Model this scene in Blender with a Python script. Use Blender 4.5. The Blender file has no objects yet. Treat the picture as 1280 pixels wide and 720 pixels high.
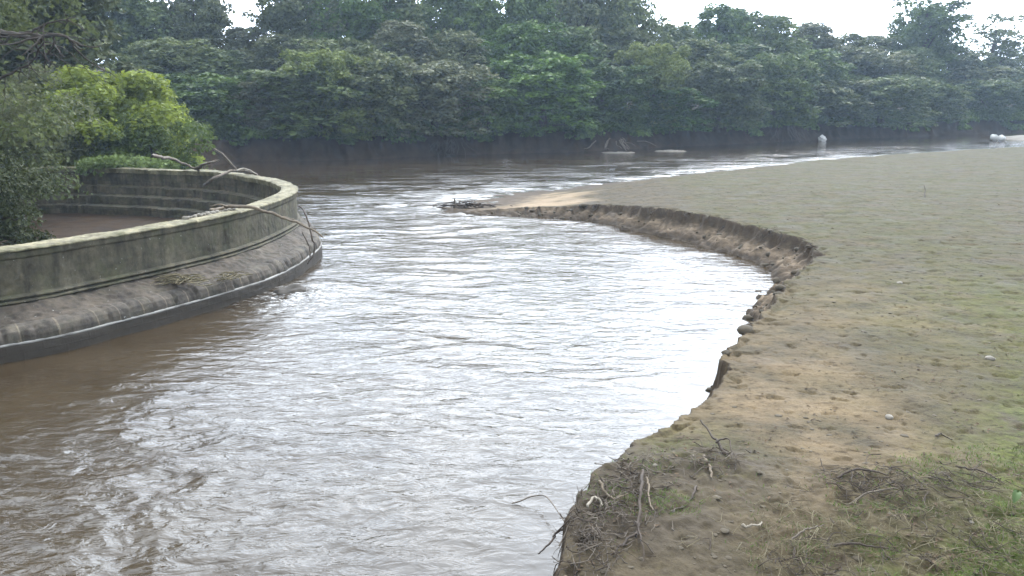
import bpy, math, random
import numpy as np
from mathutils import Vector, Matrix
R = math.radians
rng = np.random.default_rng(11)
random.seed(5)
S = bpy.context.scene
C = S.collection

# ------------------------------------------------------------------ camera
F = 1050.0; H = 4.0; TH = math.atan(240.0/F)
cd = bpy.data.cameras.new('camera'); cam = bpy.data.objects.new('camera', cd); C.objects.link(cam)
cd.sensor_width = 36; cd.lens = 36*F/1280; cd.clip_end = 3000; cd.clip_start = 0.1
cam.location = (0, 0, H); cam.rotation_euler = (math.pi/2-TH, 0, 0); S.camera = cam
def at(u, v, z=0.0):
    a = (u-640)/F; b = -(v-360)/F
    d = (a, math.cos(TH)+b*math.sin(TH), -math.sin(TH)+b*math.cos(TH))
    t = (z-H)/d[2]
    return (d[0]*t, d[1]*t, z)
def atd(u, v, D):
    "point seen at pixel (u, v), D metres ahead"
    a = (u-640)/F; b = -(v-360)/F
    d = (a, math.cos(TH)+b*math.sin(TH), -math.sin(TH)+b*math.cos(TH))
    t = D/d[1]
    return (d[0]*t, D, H+d[2]*t)

# ------------------------------------------------------------------ noise
def _h(ix, iy, s):
    n = (ix.astype(np.int64)*374761393 + iy.astype(np.int64)*668265263 + s*1442695041) & 0xffffffff
    n = ((n ^ (n >> 13))*1274126177) & 0xffffffff
    return ((n ^ (n >> 16)) & 0xffffff)/float(0xffffff)
def perlin(x, y, s=0):
    x = np.asarray(x, float); y = np.asarray(y, float)
    ix = np.floor(x); iy = np.floor(y); fx = x-ix; fy = y-iy
    ux = fx*fx*fx*(fx*(fx*6-15)+10); uy = fy*fy*fy*(fy*(fy*6-15)+10)
    def g(dx, dy):
        a = _h(ix+dx, iy+dy, s)*2*np.pi
        return np.cos(a)*(fx-dx)+np.sin(a)*(fy-dy)
    a = g(0, 0); b = g(1, 0); c = g(0, 1); d = g(1, 1)
    return 1.5*((a*(1-ux)+b*ux)*(1-uy)+(c*(1-ux)+d*ux)*uy)
def fbm(x, y, o=4, s=0, g=.5):
    r = 0; a = 1; t = 0
    for i in range(o):
        r = r+a*perlin(x, y, s+i*17); t += a; a *= g; x = x*2.03+3.1; y = y*2.03-1.7
    return r/t
def ss(a, b, x):
    t = np.clip((x-a)/(b-a), 0, 1); return t*t*(3-2*t)

# ------------------------------------------------------------------ mesh helpers
def mesh_np(name, V, Q, mat, parent=None, smooth=True, attrs=None, uv=None):
    me = bpy.data.meshes.new(name)
    V = np.asarray(V, np.float32); Q = np.asarray(Q, np.int32); k = Q.shape[1]
    me.vertices.add(len(V)); me.vertices.foreach_set('co', V.ravel())
    me.loops.add(Q.size); me.loops.foreach_set('vertex_index', Q.ravel())
    me.polygons.add(len(Q)); me.polygons.foreach_set('loop_start', np.arange(0, Q.size, k, dtype=np.int32))
    me.polygons.foreach_set('loop_total', np.full(len(Q), k, np.int32))
    me.update(calc_edges=True)
    me.polygons.foreach_set('use_smooth', np.full(len(Q), smooth))
    if attrs:
        for n, a in attrs.items():
            at_ = me.attributes.new(n, 'FLOAT', 'POINT'); at_.data.foreach_set('value', np.asarray(a, np.float32))
    if uv is not None:
        u = me.uv_layers.new(name='UVMap'); u.data.foreach_set('uv', np.asarray(uv, np.float32)[Q.ravel()].ravel())
    me.materials.append(mat)
    o = bpy.data.objects.new(name, me); C.objects.link(o)
    if parent: o.parent = parent
    return o
def tag(o, label=None, cat=None, group=None, kind=None):
    if label: o['label'] = label
    if cat: o['category'] = cat
    if group: o['group'] = group
    if kind: o['kind'] = kind
    return o
def empty(name, loc=(0, 0, 0), rz=0):
    o = bpy.data.objects.new(name, None); C.objects.link(o); o.location = loc; o.rotation_euler.z = rz
    o.empty_display_size = .3
    return o
def catmull(P, n, closed=False):
    P = np.asarray(P, float); N = len(P); out = []
    segs = N if closed else N-1
    for i in range(segs):
        if closed: p0, p1, p2, p3 = P[i-1], P[i], P[(i+1) % N], P[(i+2) % N]
        else: p0, p1, p2, p3 = P[max(i-1, 0)], P[i], P[i+1], P[min(i+2, N-1)]
        t = np.linspace(0, 1, n, endpoint=False)[:, None]
        out.append(.5*((2*p1)+(-p0+p2)*t+(2*p0-5*p1+4*p2-p3)*t**2+(-p0+3*p1-3*p2+p3)*t**3))
    out = np.concatenate(out)
    if not closed: out = np.vstack([out, P[-1]])
    return out
def tubes(paths, sides=6):
    "paths: list of (points Nx3, radii N) -> V, Q"
    VV = []; QQ = []; off = 0
    for P, r in paths:
        P = np.asarray(P, float); n = len(P); r = np.broadcast_to(np.asarray(r, float), (n,))
        T = np.gradient(P, axis=0); T /= np.linalg.norm(T, axis=1)[:, None]+1e-9
        ref = np.array([0, 0, 1.]) if abs(T[:, 2]).mean() < .8 else np.array([1., 0, 0])
        A = np.cross(T, ref); A /= np.linalg.norm(A, axis=1)[:, None]+1e-9
        B = np.cross(T, A)
        a = np.arange(sides)*2*np.pi/sides
        ring = P[:, None, :]+r[:, None, None]*(np.cos(a)[None, :, None]*A[:, None, :]+np.sin(a)[None, :, None]*B[:, None, :])
        VV.append(ring.reshape(-1, 3))
        i = np.arange(n-1)[:, None]*sides+off; j = np.arange(sides)[None, :]; j2 = (j+1) % sides
        QQ.append(np.stack([i+j, i+j2, i+sides+j2, i+sides+j], -1).reshape(-1, 4))
        base = off+n*sides
        VV.append(P[[0, -1]]-0)
        q = np.stack([np.full(sides, base), j2[0]+off, j[0]+off, np.full(sides, base)], -1)
        # end caps as degenerate-free triangles folded in quads
        e = (n-1)*sides+off
        cap0 = [[off+(m+1) % sides, off+m, base, off+(m+1) % sides] for m in range(0)]
        off += n*sides+2
    return np.vstack(VV), np.vstack(QQ)
def wiggle(P, n, amp, seed, taper=(1, .3), r=.02):
    "smooth branch through points P with small random kinks"
    g = np.random.default_rng(seed)
    P = catmull(P, n); k = len(P)
    W = np.cumsum(g.normal(0, amp, (k, 3)), 0); W -= np.linspace(0, 1, k)[:, None]*W[-1]
    rad = r*np.linspace(taper[0], taper[1], k)*(1+g.normal(0, .06, k))
    rad[0] *= .6; rad[-1] *= .35
    return P+W, rad

# ------------------------------------------------------------------ materials
def newmat(name):
    m = bpy.data.materials.new(name); m.use_nodes = True; nt = m.node_tree; nt.nodes.clear()
    out = nt.nodes.new('ShaderNodeOutputMaterial'); return m, nt, out
class NB:
    def __init__(s, nt): s.nt = nt
    def n(s, t, **k):
        o = s.nt.nodes.new('ShaderNode'+t)
        for a, b in k.items(): setattr(o, a, b)
        return o
    def l(s, a, b): s.nt.links.new(a, b)
    def noise(s, vec, scale, det=4, rough=.55, dist=0, out='Fac'):
        o = s.n('TexNoise'); o.inputs['Scale'].default_value = scale; o.inputs['Detail'].default_value = det
        o.inputs['Roughness'].default_value = rough; o.inputs['Distortion'].default_value = dist
        if vec is not None: s.l(vec, o.inputs['Vector'])
        return o.outputs[out]
    def ramp(s, fac, stops, interp='LINEAR'):
        o = s.n('ValToRGB'); cr = o.color_ramp; cr.interpolation = interp
        while len(cr.elements) < len(stops): cr.elements.new(.5)
        for e, (p, c) in zip(cr.elements, stops):
            e.position = p; e.color = (*c, 1) if len(c) == 3 else c
        s.l(fac, o.inputs[0]); return o.outputs[0]
    def mix(s, fac, a, b, blend='MIX'):
        o = s.n('Mix', data_type='RGBA', blend_type=blend)
        for sock, v in ((o.inputs[0], fac), (o.inputs[6], a), (o.inputs[7], b)):
            if hasattr(v, 'is_linked'): s.l(v, sock)
            elif isinstance(v, (int, float)): sock.default_value = v
            else: sock.default_value = (*v, 1)
        return o.outputs[2]
    def math(s, op, a, b=0.0, c=None, clamp=False):
        o = s.n('Math', operation=op); o.use_clamp = clamp
        for sock, v in zip(o.inputs, (a, b, c)):
            if v is None: continue
            if hasattr(v, 'is_linked'): s.l(v, sock)
            else: sock.default_value = v
        return o.outputs[0]
    def attr(s, name): return s.n('Attribute', attribute_name=name).outputs['Fac']
    def mapping(s, vec, scale):
        o = s.n('Mapping'); o.inputs['Scale'].default_value = scale; s.l(vec, o.inputs['Vector']); return o.outputs[0]
    def bump(s, h, strength, dist, prev=None):
        o = s.n('Bump'); o.inputs['Strength'].default_value = strength; o.inputs['Distance'].default_value = dist
        s.l(h, o.inputs['Height'])
        if prev is not None: s.l(prev, o.inputs['Normal'])
        return o.outputs[0]
    def pbr(s, out, col, rough, normal=None, spec=None, **k):
        o = s.n('BsdfPrincipled')
        if hasattr(col, 'is_linked'): s.l(col, o.inputs['Base Color'])
        else: o.inputs['Base Color'].default_value = (*col, 1)
        if hasattr(rough, 'is_linked'): s.l(rough, o.inputs['Roughness'])
        else: o.inputs['Roughness'].default_value = rough
        if normal is not None: s.l(normal, o.inputs['Normal'])
        if spec is not None: o.inputs['Specular IOR Level'].default_value = spec
        for a, b in k.items(): o.inputs[a].default_value = b
        if out is not None: s.l(o.outputs[0], out.inputs['Surface'])
        return o

def mat_ground():
    m, nt, out = newmat('silt_ground'); b = NB(nt)
    P = b.n('NewGeometry').outputs['Position']
    big = b.noise(P, .35, 5, .6); mid = b.noise(P, 1.6, 6, .65); fine = b.noise(P, 14, 5, .65); vf = b.noise(P, 60, 3, .6)
    # bare silt : grey brown to warm tan
    silt = b.ramp(mid, [(.3, (.040, .032, .019)), (.5, (.064, .052, .032)), (.7, (.095, .077, .049))])
    tan = b.mix(b.math('MULTIPLY', b.attr('tan'), b.ramp(b.noise(P, 1.1, 6, .6), [(.35, (0, 0, 0)), (.6, (1, 1, 1))])), silt, (.155, .114, .068))
    # algae film
    al = b.math('MULTIPLY', b.attr('algae'), b.ramp(b.noise(b.mapping(P, (1, 1.6, 1)), .9, 7, .68), [(.36, (0, 0, 0)), (.60, (1, 1, 1))]))
    c = b.mix(b.math('MULTIPLY', al, .65), tan, (.048, .050, .013))
    # moss / low green
    ms = b.math('MULTIPLY', b.attr('moss'), b.ramp(b.noise(P, 3.2, 7, .7), [(.36, (0, 0, 0)), (.56, (1, 1, 1))]))
    mosscol = b.ramp(fine, [(.3, (.035, .042, .012)), (.55, (.068, .088, .020)), (.75, (.115, .145, .03))])
    c = b.mix(b.math('MULTIPLY', ms, .9), c, mosscol)
    # damp stains and clods (wet mud is darker)
    dk = b.ramp(b.noise(b.mapping(P, (1.0, 1.5, 1)), 7.5, 6, .72), [(.53, (1, 1, 1)), (.64, (.45, .42, .38))])
    c = b.mix(.9, c, dk, 'MULTIPLY')
    c = b.mix(.7, c, b.ramp(vf, [(.3, (.72, .72, .72)), (.7, (1.2, 1.2, 1.2))]), 'MULTIPLY')
    mot = b.noise(b.mapping(P, (.8, 1.5, 1)), 2.3, 7, .72)
    c = b.mix(.85, c, b.ramp(mot, [(.32, (.66, .62, .58)), (.5, (.97, .96, .95)), (.66, (1.2, 1.17, 1.12))]), 'MULTIPLY')
    # debris-rich humus
    hum = b.math('MULTIPLY', b.attr('humus'), b.ramp(b.noise(P, 5, 6, .7), [(.33, (0, 0, 0)), (.52, (1, 1, 1))]))
    c = b.mix(b.math('MULTIPLY', hum, .9), c, (.055, .044, .032))
    # sand
    c = b.mix(b.attr('sand'), c, b.ramp(mid, [(.3, (.19, .14, .088)), (.7, (.27, .205, .135))]))
    # eroded face: layered soil
    lay = b.noise(b.mapping(P, (1.2, 1.2, 2.6)), 3.4, 7, .7)
    face = b.ramp(lay, [(.3, (.042, .031, .022)), (.43, (.10, .076, .052)), (.6, (.175, .132, .09)), (.8, (.10, .077, .055))])
    c = b.mix(b.attr('face'), c, face)
    c = b.mix(b.attr('topsoil'), c, (.045, .034, .024))
    c = b.mix(b.attr('wet'), c, (.05, .039, .029))
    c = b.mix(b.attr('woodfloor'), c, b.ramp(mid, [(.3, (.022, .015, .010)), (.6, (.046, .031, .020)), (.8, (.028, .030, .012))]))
    n1 = b.bump(mid, .5, .06); n2 = b.bump(fine, .6, .025, n1); n3 = b.bump(vf, .5, .006, n2)
    ro = b.ramp(mid, [(.3, (.62,)*3), (.7, (.92,)*3)])
    b.pbr(out, c, ro, n3, .05)
    return m

def mat_water():
    m, nt, out = newmat('muddy_water'); b = NB(nt)
    P = b.n('NewGeometry').outputs['Position']
    w1 = b.noise(b.mapping(P, (1, 1.9, 1)), 2.6, 4, .55, .6)
    w2 = b.noise(b.mapping(P, (1, 1.7, 1)), 9, 4, .6, .5)
    w3 = b.noise(P, 34, 2, .5)
    streak = b.ramp(b.noise(b.mapping(P, (.16, .75, 1)), 1.3, 5, .65, .4), [(.42, (.05,)*3), (.55, (.85,)*3)])
    fa = b.attr('far')
    rip = b.math('MULTIPLY', b.attr('chop'), b.math('ADD', b.math('SUBTRACT', 1.0, fa), b.math('MULTIPLY', fa, streak)))
    def bmp(h, st, d, prev):
        o = b.n('Bump'); o.inputs['Distance'].default_value = d
        b.l(b.math('MULTIPLY', rip, st), o.inputs['Strength']); b.l(h, o.inputs['Height'])
        if prev is not None: b.l(prev, o.inputs['Normal'])
        return o.outputs[0]
    w0 = b.noise(b.mapping(P, (.55, 1.5, 1)), 1.1, 4, .6, .5)
    n0 = b.n('Bump'); n0.inputs['Distance'].default_value = .35; b.l(b.math('MULTIPLY', b.math('MULTIPLY', b.attr('far'), rip), .5), n0.inputs['Strength']); b.l(w0, n0.inputs['Height'])
    n = bmp(w1, .38, .10, n0.outputs[0]); n = bmp(w2, .20, .02, n); n = bmp(w3, .10, .004, n)
    silt = b.ramp(b.noise(P, .5, 5, .6), [(.35, (.028, .019, .010)), (.65, (.042, .030, .017))])
    ffoam = b.math('MULTIPLY', b.attr('farfoam'), b.ramp(b.noise(b.mapping(P, (.35, 1.2, 1)), 1.6, 5, .65, .5), [(.50, (0, 0, 0)), (.60, (1, 1, 1))]))
    foam = b.math('MULTIPLY', b.attr('foam'), b.ramp(b.noise(b.mapping(P, (1, 1.8, 1)), 5, 7, .75, .8), [(.52, (0, 0, 0)), (.66, (1, 1, 1))]))
    foam = b.math('MAXIMUM', foam, ffoam)
    c = b.mix(foam, silt, (.62, .62, .6))
    ro = b.math('MULTIPLY_ADD', foam, .5, .07)
    p = b.pbr(out, c, ro, n, .5, IOR=1.333)
    return m

def mat_leaf(name, dark, lightc, trans=.35, hue=.03):
    m, nt, out = newmat(name); b = NB(nt)
    rnd = b.n('NewGeometry').outputs['Random Per Island']
    oi = b.n('ObjectInfo').outputs['Random']
    P = b.n('NewGeometry').outputs['Position']
    big = b.noise(P, .45, 3, .6)
    f = b.math('ADD', b.math('MULTIPLY', rnd, .55), b.math('MULTIPLY_ADD', big, 1.2, -.35), clamp=True)
    c = b.mix(f, dark, lightc)
    hs = b.n('HueSaturation')
    b.l(b.math('MULTIPLY_ADD', oi, hue*2, .5-hue), hs.inputs['Hue'])
    wn = b.n('TexWhiteNoise', noise_dimensions='1D'); b.l(b.math('MULTIPLY', oi, 91.7), wn.inputs['W'])
    b.l(b.math('MULTIPLY_ADD', wn.outputs['Value'], .55, .75), hs.inputs['Value'])
    b.l(b.math('MULTIPLY_ADD', oi, .4, .75), hs.inputs['Saturation'])
    b.l(c, hs.inputs['Color']); c = hs.outputs[0]
    p = b.pbr(None, c, .55, None, .18)
    t = b.n('BsdfTranslucent'); b.l(c, t.inputs['Color'])
    mx = b.n('MixShader'); mx.inputs[0].default_value = trans
    b.l(p.outputs[0], mx.inputs[1]); b.l(t.outputs[0], mx.inputs[2]); b.l(mx.outputs[0], out.inputs['Surface'])
    return m
def mat_simple(name, stops, scale=8, rough=.8, bump=.01, stretch=(1, 1, 1)):
    m, nt, out = newmat(name); b = NB(nt)
    P = b.mapping(b.n('TexCoord').outputs['Object'], stretch)
    nz = b.noise(P, scale, 6, .65)
    c = b.ramp(nz, stops)
    b.pbr(out, c, rough, b.bump(b.noise(P, scale*3, 4, .6), .6, bump), .3)
    return m

def mat_stone(name, base_stops, moss=.5, joints=None, wetz=None):
    "weathered masonry: stains, moss, optional block joints in UV (metres along, metres down)"
    m, nt, out = newmat(name); b = NB(nt)
    P = b.n('NewGeometry').outputs['Position']
    uv = b.n('TexCoord').outputs['UV']
    n1 = b.noise(P, 1.7, 7, .68); n2 = b.noise(P, 11, 6, .65); st = b.noise(b.mapping(P, (3.2, 3.2, .55)), 1.5, 6, .62)
    c = b.ramp(n1, base_stops)
    c = b.mix(.8, c, b.ramp(st, [(.34, (.28, .26, .22)), (.5, (.9, .9, .88)), (.68, (1.25, 1.22, 1.1))]), 'MULTIPLY')
    c = b.mix(.75, c, b.ramp(n2, [(.3, (.62, .62, .62)), (.7, (1.28, 1.28, 1.28))]), 'MULTIPLY')
    mo = b.ramp(b.noise(P, 2.6, 7, .7), [(.48, (0, 0, 0)), (.62, (1, 1, 1))])
    c = b.mix(b.math('MULTIPLY', mo, moss), c, (.062, .064, .026))
    spots = b.ramp(b.noise(P, 23, 2, .4), [(.74, (0, 0, 0)), (.77, (1, 1, 1))])
    c = b.mix(b.math('MULTIPLY', spots, .55), c, (.42, .42, .38))
    h = b.math('ADD', n2, b.math('MULTIPLY', n1, .6))
    nn = b.bump(h, .7, .02)
    if joints:
        br = b.n('TexBrick'); b.l(uv, br.inputs['Vector'])
        br.inputs['Scale'].default_value = 1; br.inputs['Brick Width'].default_value = joints[0]; br.inputs['Row Height'].default_value = joints[1]
        br.inputs['Mortar Size'].default_value = joints[2]; br.inputs['Mortar Smooth'].default_value = .3
        br.offset = .5
        br.inputs['Color1'].default_value = (.8, .8, .8, 1); br.inputs['Color2'].default_value = (1.15, 1.1, 1.05, 1); br.inputs['Mortar'].default_value = joints[3]
        c = b.mix(.75, c, br.outputs['Color'], 'MULTIPLY')
        nn = b.bump(b.math('SUBTRACT', 1.0, br.outputs['Fac']), .5, .012, nn)
    ro = .85
    if wetz:
        sp = b.n('SeparateXYZ'); b.l(P, sp.inputs[0])
        zz = b.math('ADD', sp.outputs['Z'], b.math('MULTIPLY_ADD', n1, .3, -.15))
        wf = b.n('MapRange'); b.l(zz, wf.inputs[0]); wf.inputs[1].default_value = wetz+.12; wf.inputs[2].default_value = wetz-.08
        c = b.mix(wf.outputs[0], c, (.032, .025, .017)); 
        ro = b.math('MULTIPLY_ADD', wf.outputs[0], -.12, .92)
    b.pbr(out, c, ro, nn, .35)
    return m

M = {}
M['ground'] = mat_ground(); M['water'] = mat_water()
M['leaf_dark'] = mat_leaf('leaf_dark', (.016, .032, .008), (.135, .180, .045), .3)
M['leaf_grey'] = mat_leaf('leaf_grey', (.020, .036, .011), (.155, .185, .066), .3)
M['leaf_lime'] = mat_leaf('leaf_lime', (.065, .095, .014), (.31, .36, .055), .45, .015)
M['leaf_shade'] = mat_leaf('leaf_shade', (.014, .020, .007), (.085, .098, .034), .3, .01)  # leaf green darkened to carry the shadow over the bush inside the basin
M['leaf_mid'] = mat_leaf('leaf_mid', (.045, .07, .012), (.22, .27, .055), .35, .015)
M['leaf_willow'] = mat_leaf('leaf_willow', (.040, .056, .016), (.15, .18, .055), .4, .02)
M['leaf_ivy'] = mat_leaf('leaf_ivy', (.04, .07, .015), (.20, .29, .06), .25, .02)
M['bark'] = mat_simple('bark', [(.3, (.026, .020, .015)), (.7, (.065, .052, .040))], 5, .9, .02, (1, 1, .3))
M['dead_wood'] = mat_simple('dead_wood', [(.3, (.07, .056, .042)), (.7, (.16, .13, .10))], 9, .85, .004)
M['dark_wood'] = mat_simple('dark_wood', [(.3, (.028, .021, .016)), (.7, (.075, .056, .042))], 9, .85, .004)
M['bleached_wood'] = mat_simple('bleached_wood', [(.3, (.16, .135, .10)), (.7, (.29, .255, .20))], 9, .8, .003)
M['tan_wood'] = mat_simple('tan_wood', [(.3, (.08, .06, .04)), (.7, (.16, .125, .085))], 9, .8, .003)
M['stalk'] = mat_simple('stalk', [(.3, (.06, .048, .028)), (.5, (.12, .10, .055)), (.75, (.22, .185, .12))], 2.5, .85, .002)
M['grass'] = mat_leaf('grass_blade', (.04, .06, .016), (.13, .18, .045), .35, .02)
M['litter'] = mat_simple('litter', [(.3, (.035, .025, .016)), (.7, (.12, .08, .045))], 4, .85, .003)
M['pale_rock'] = mat_simple('pale_rock', [(.3, (.30, .29, .27)), (.7, (.52, .51, .48))], 4, .75, .02)
M['pebble'] = mat_simple('pebble', [(.3, (.09, .078, .06)), (.7, (.24, .215, .175))], 3, .8, .01)
M['pale_sand'] = mat_simple('pale_sand', [(.3, (.09, .08, .062)), (.7, (.17, .15, .12))], 1.5, .85, .01)
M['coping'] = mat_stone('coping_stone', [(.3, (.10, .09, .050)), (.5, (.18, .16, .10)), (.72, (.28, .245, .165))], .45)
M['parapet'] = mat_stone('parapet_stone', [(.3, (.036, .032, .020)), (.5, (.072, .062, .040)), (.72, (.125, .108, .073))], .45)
M['ledge'] = mat_stone('silted_ledge', [(.3, (.036, .028, .020)), (.5, (.066, .052, .039)), (.72, (.105, .085, .065))], .12)
M['course'] = mat_stone('block_course', [(.3, (.045, .039, .032)), (.5, (.075, .064, .053)), (.72, (.11, .095, .08))], .15, (.46, .6, .014, (2.0, 1.9, 1.7, 1)), .14)
M['mortar'] = mat_simple('mortar', [(.3, (.06, .055, .048)), (.45, (.2, .19, .17)), (.7, (.34, .325, .30))], 1.6, .85, .003)
M['base'] = mat_stone('wet_base', [(.3, (.034, .027, .019)), (.7, (.062, .049, .036))], .1, (.5, .22, .012, (.6, .6, .6, 1)), .3)
M['inner'] = mat_stone('inner_wall', [(.3, (.05, .043, .030)), (.5, (.09, .078, .055)), (.72, (.15, .13, .09))], .5, (.6, .3, .012, (.6, .6, .6, 1)))

# ------------------------------------------------------------------ plan of the place
sharp_px = [(640, 900, .7), (668, 790, .7), (684, 735, .7), (702, 690, .7), (722, 640, .7), (748, 603, .7), (795, 560, .7), (838, 530, .7), (888, 492, .7), (909, 468, .7),
            (906, 446, .7), (925, 420, .7), (950, 398, .7), (972, 372, .7), (990, 345, .7), (1028, 316, .7), (1003, 298, .7), (945, 284, .68), (885, 271, .66), (800, 260, .6),
            (750, 253, .55), (700, 252, .5), (655, 253, .4), (605, 257, .28), (562, 258, .2)]
sharp = np.array([at(*p)[:2] for p in sharp_px])
wface = np.array([.2, .2, .2, .2, .2, .2, .2, .2, .2, .18, .16, .2, .3, .45, .7, .85, .8, .8, .8, .7, .65, .6, .6, .6, .4])
beach_px = [(540, 256), (600, 246), (650, 240), (700, 236), (760, 229), (850, 219), (950, 208.5), (1060, 199.5), (1160, 193), (1280, 187), (1450, 180)]
beach = np.array([at(u, v, 0)[:2] for u, v in beach_px]+[(90, 75), (200, 90), (420, 120)])
field_poly = np.vstack([sharp, beach, [(600, 100), (600, -60), (2, -60), (.2, 0)]])
far_px = [(230, 203), (300, 202), (400, 201), (480, 198), (560, 194), (640, 192), (720, 190), (800, 186), (860, 183), (960, 178), (1050, 174), (1160, 170), (1280, 165.5), (1400, 161)]
far = np.array([(-60, 4), (-30, 8), (-23.5, 12), (-24.5, 20), (-22, 29), (-20.5, 33), (-20, 38), (-19.5, 44)]+[at(u, v, 0)[:2] for u, v in far_px[1:]]+[(150, 110), (420, 170)])
far_poly = np.vstack([far, [(800, 300), (800, 900), (-900, 900), (-900, 4)]])
def chain_dist(X, Y, ch):
    best = np.full(X.shape, 1e9); par = np.zeros(X.shape)
    for i in range(len(ch)-1):
        a = ch[i]; d = ch[i+1]-a; L2 = (d*d).sum()
        t = np.clip(((X-a[0])*d[0]+(Y-a[1])*d[1])/L2, 0, 1)
        q = (X-a[0]-t*d[0])**2+(Y-a[1]-t*d[1])**2
        m = q < best; best = np.where(m, q, best); par = np.where(m, i+t, par)
    return np.sqrt(best), par
def inside(X, Y, P):
    r = np.zeros(X.shape, bool)
    for i in range(len(P)):
        x1, y1 = P[i-1]; x2, y2 = P[i]
        if y1 == y2: continue
        c = ((y1 > Y) != (y2 > Y)) & (X < (x2-x1)*(Y-y1)/(y2-y1)+x1); r ^= c
    return r
tip = np.array(at(575, 256, .1)[:2])
RIM = 1.6
rim_px = [(0, 313), (100, 299), (200, 283), (290, 266), (345, 250), (371, 236), (352, 224), (310, 217), (250, 212), (150, 209), (80, 208)]
rim_pts = [(-10.6, 11.4), *[at(u, v, RIM)[:2] for u, v in rim_px], (-18.5, 27.9), (-21.2, 24.5), (-22.3, 18.8), (-20.6, 13.4), (-15.8, 10.2)]
rimC = catmull(np.array(rim_pts), 60, True)
# debris mounds: world centre, radius, height
mound = [(at(760, 640, .7), 1.15, .16), (at(890, 590, .7), .45, .07), (at(1130, 640, .7), 1.0, .06), (at(1180, 720, .7), 1.6, .07)]

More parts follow.
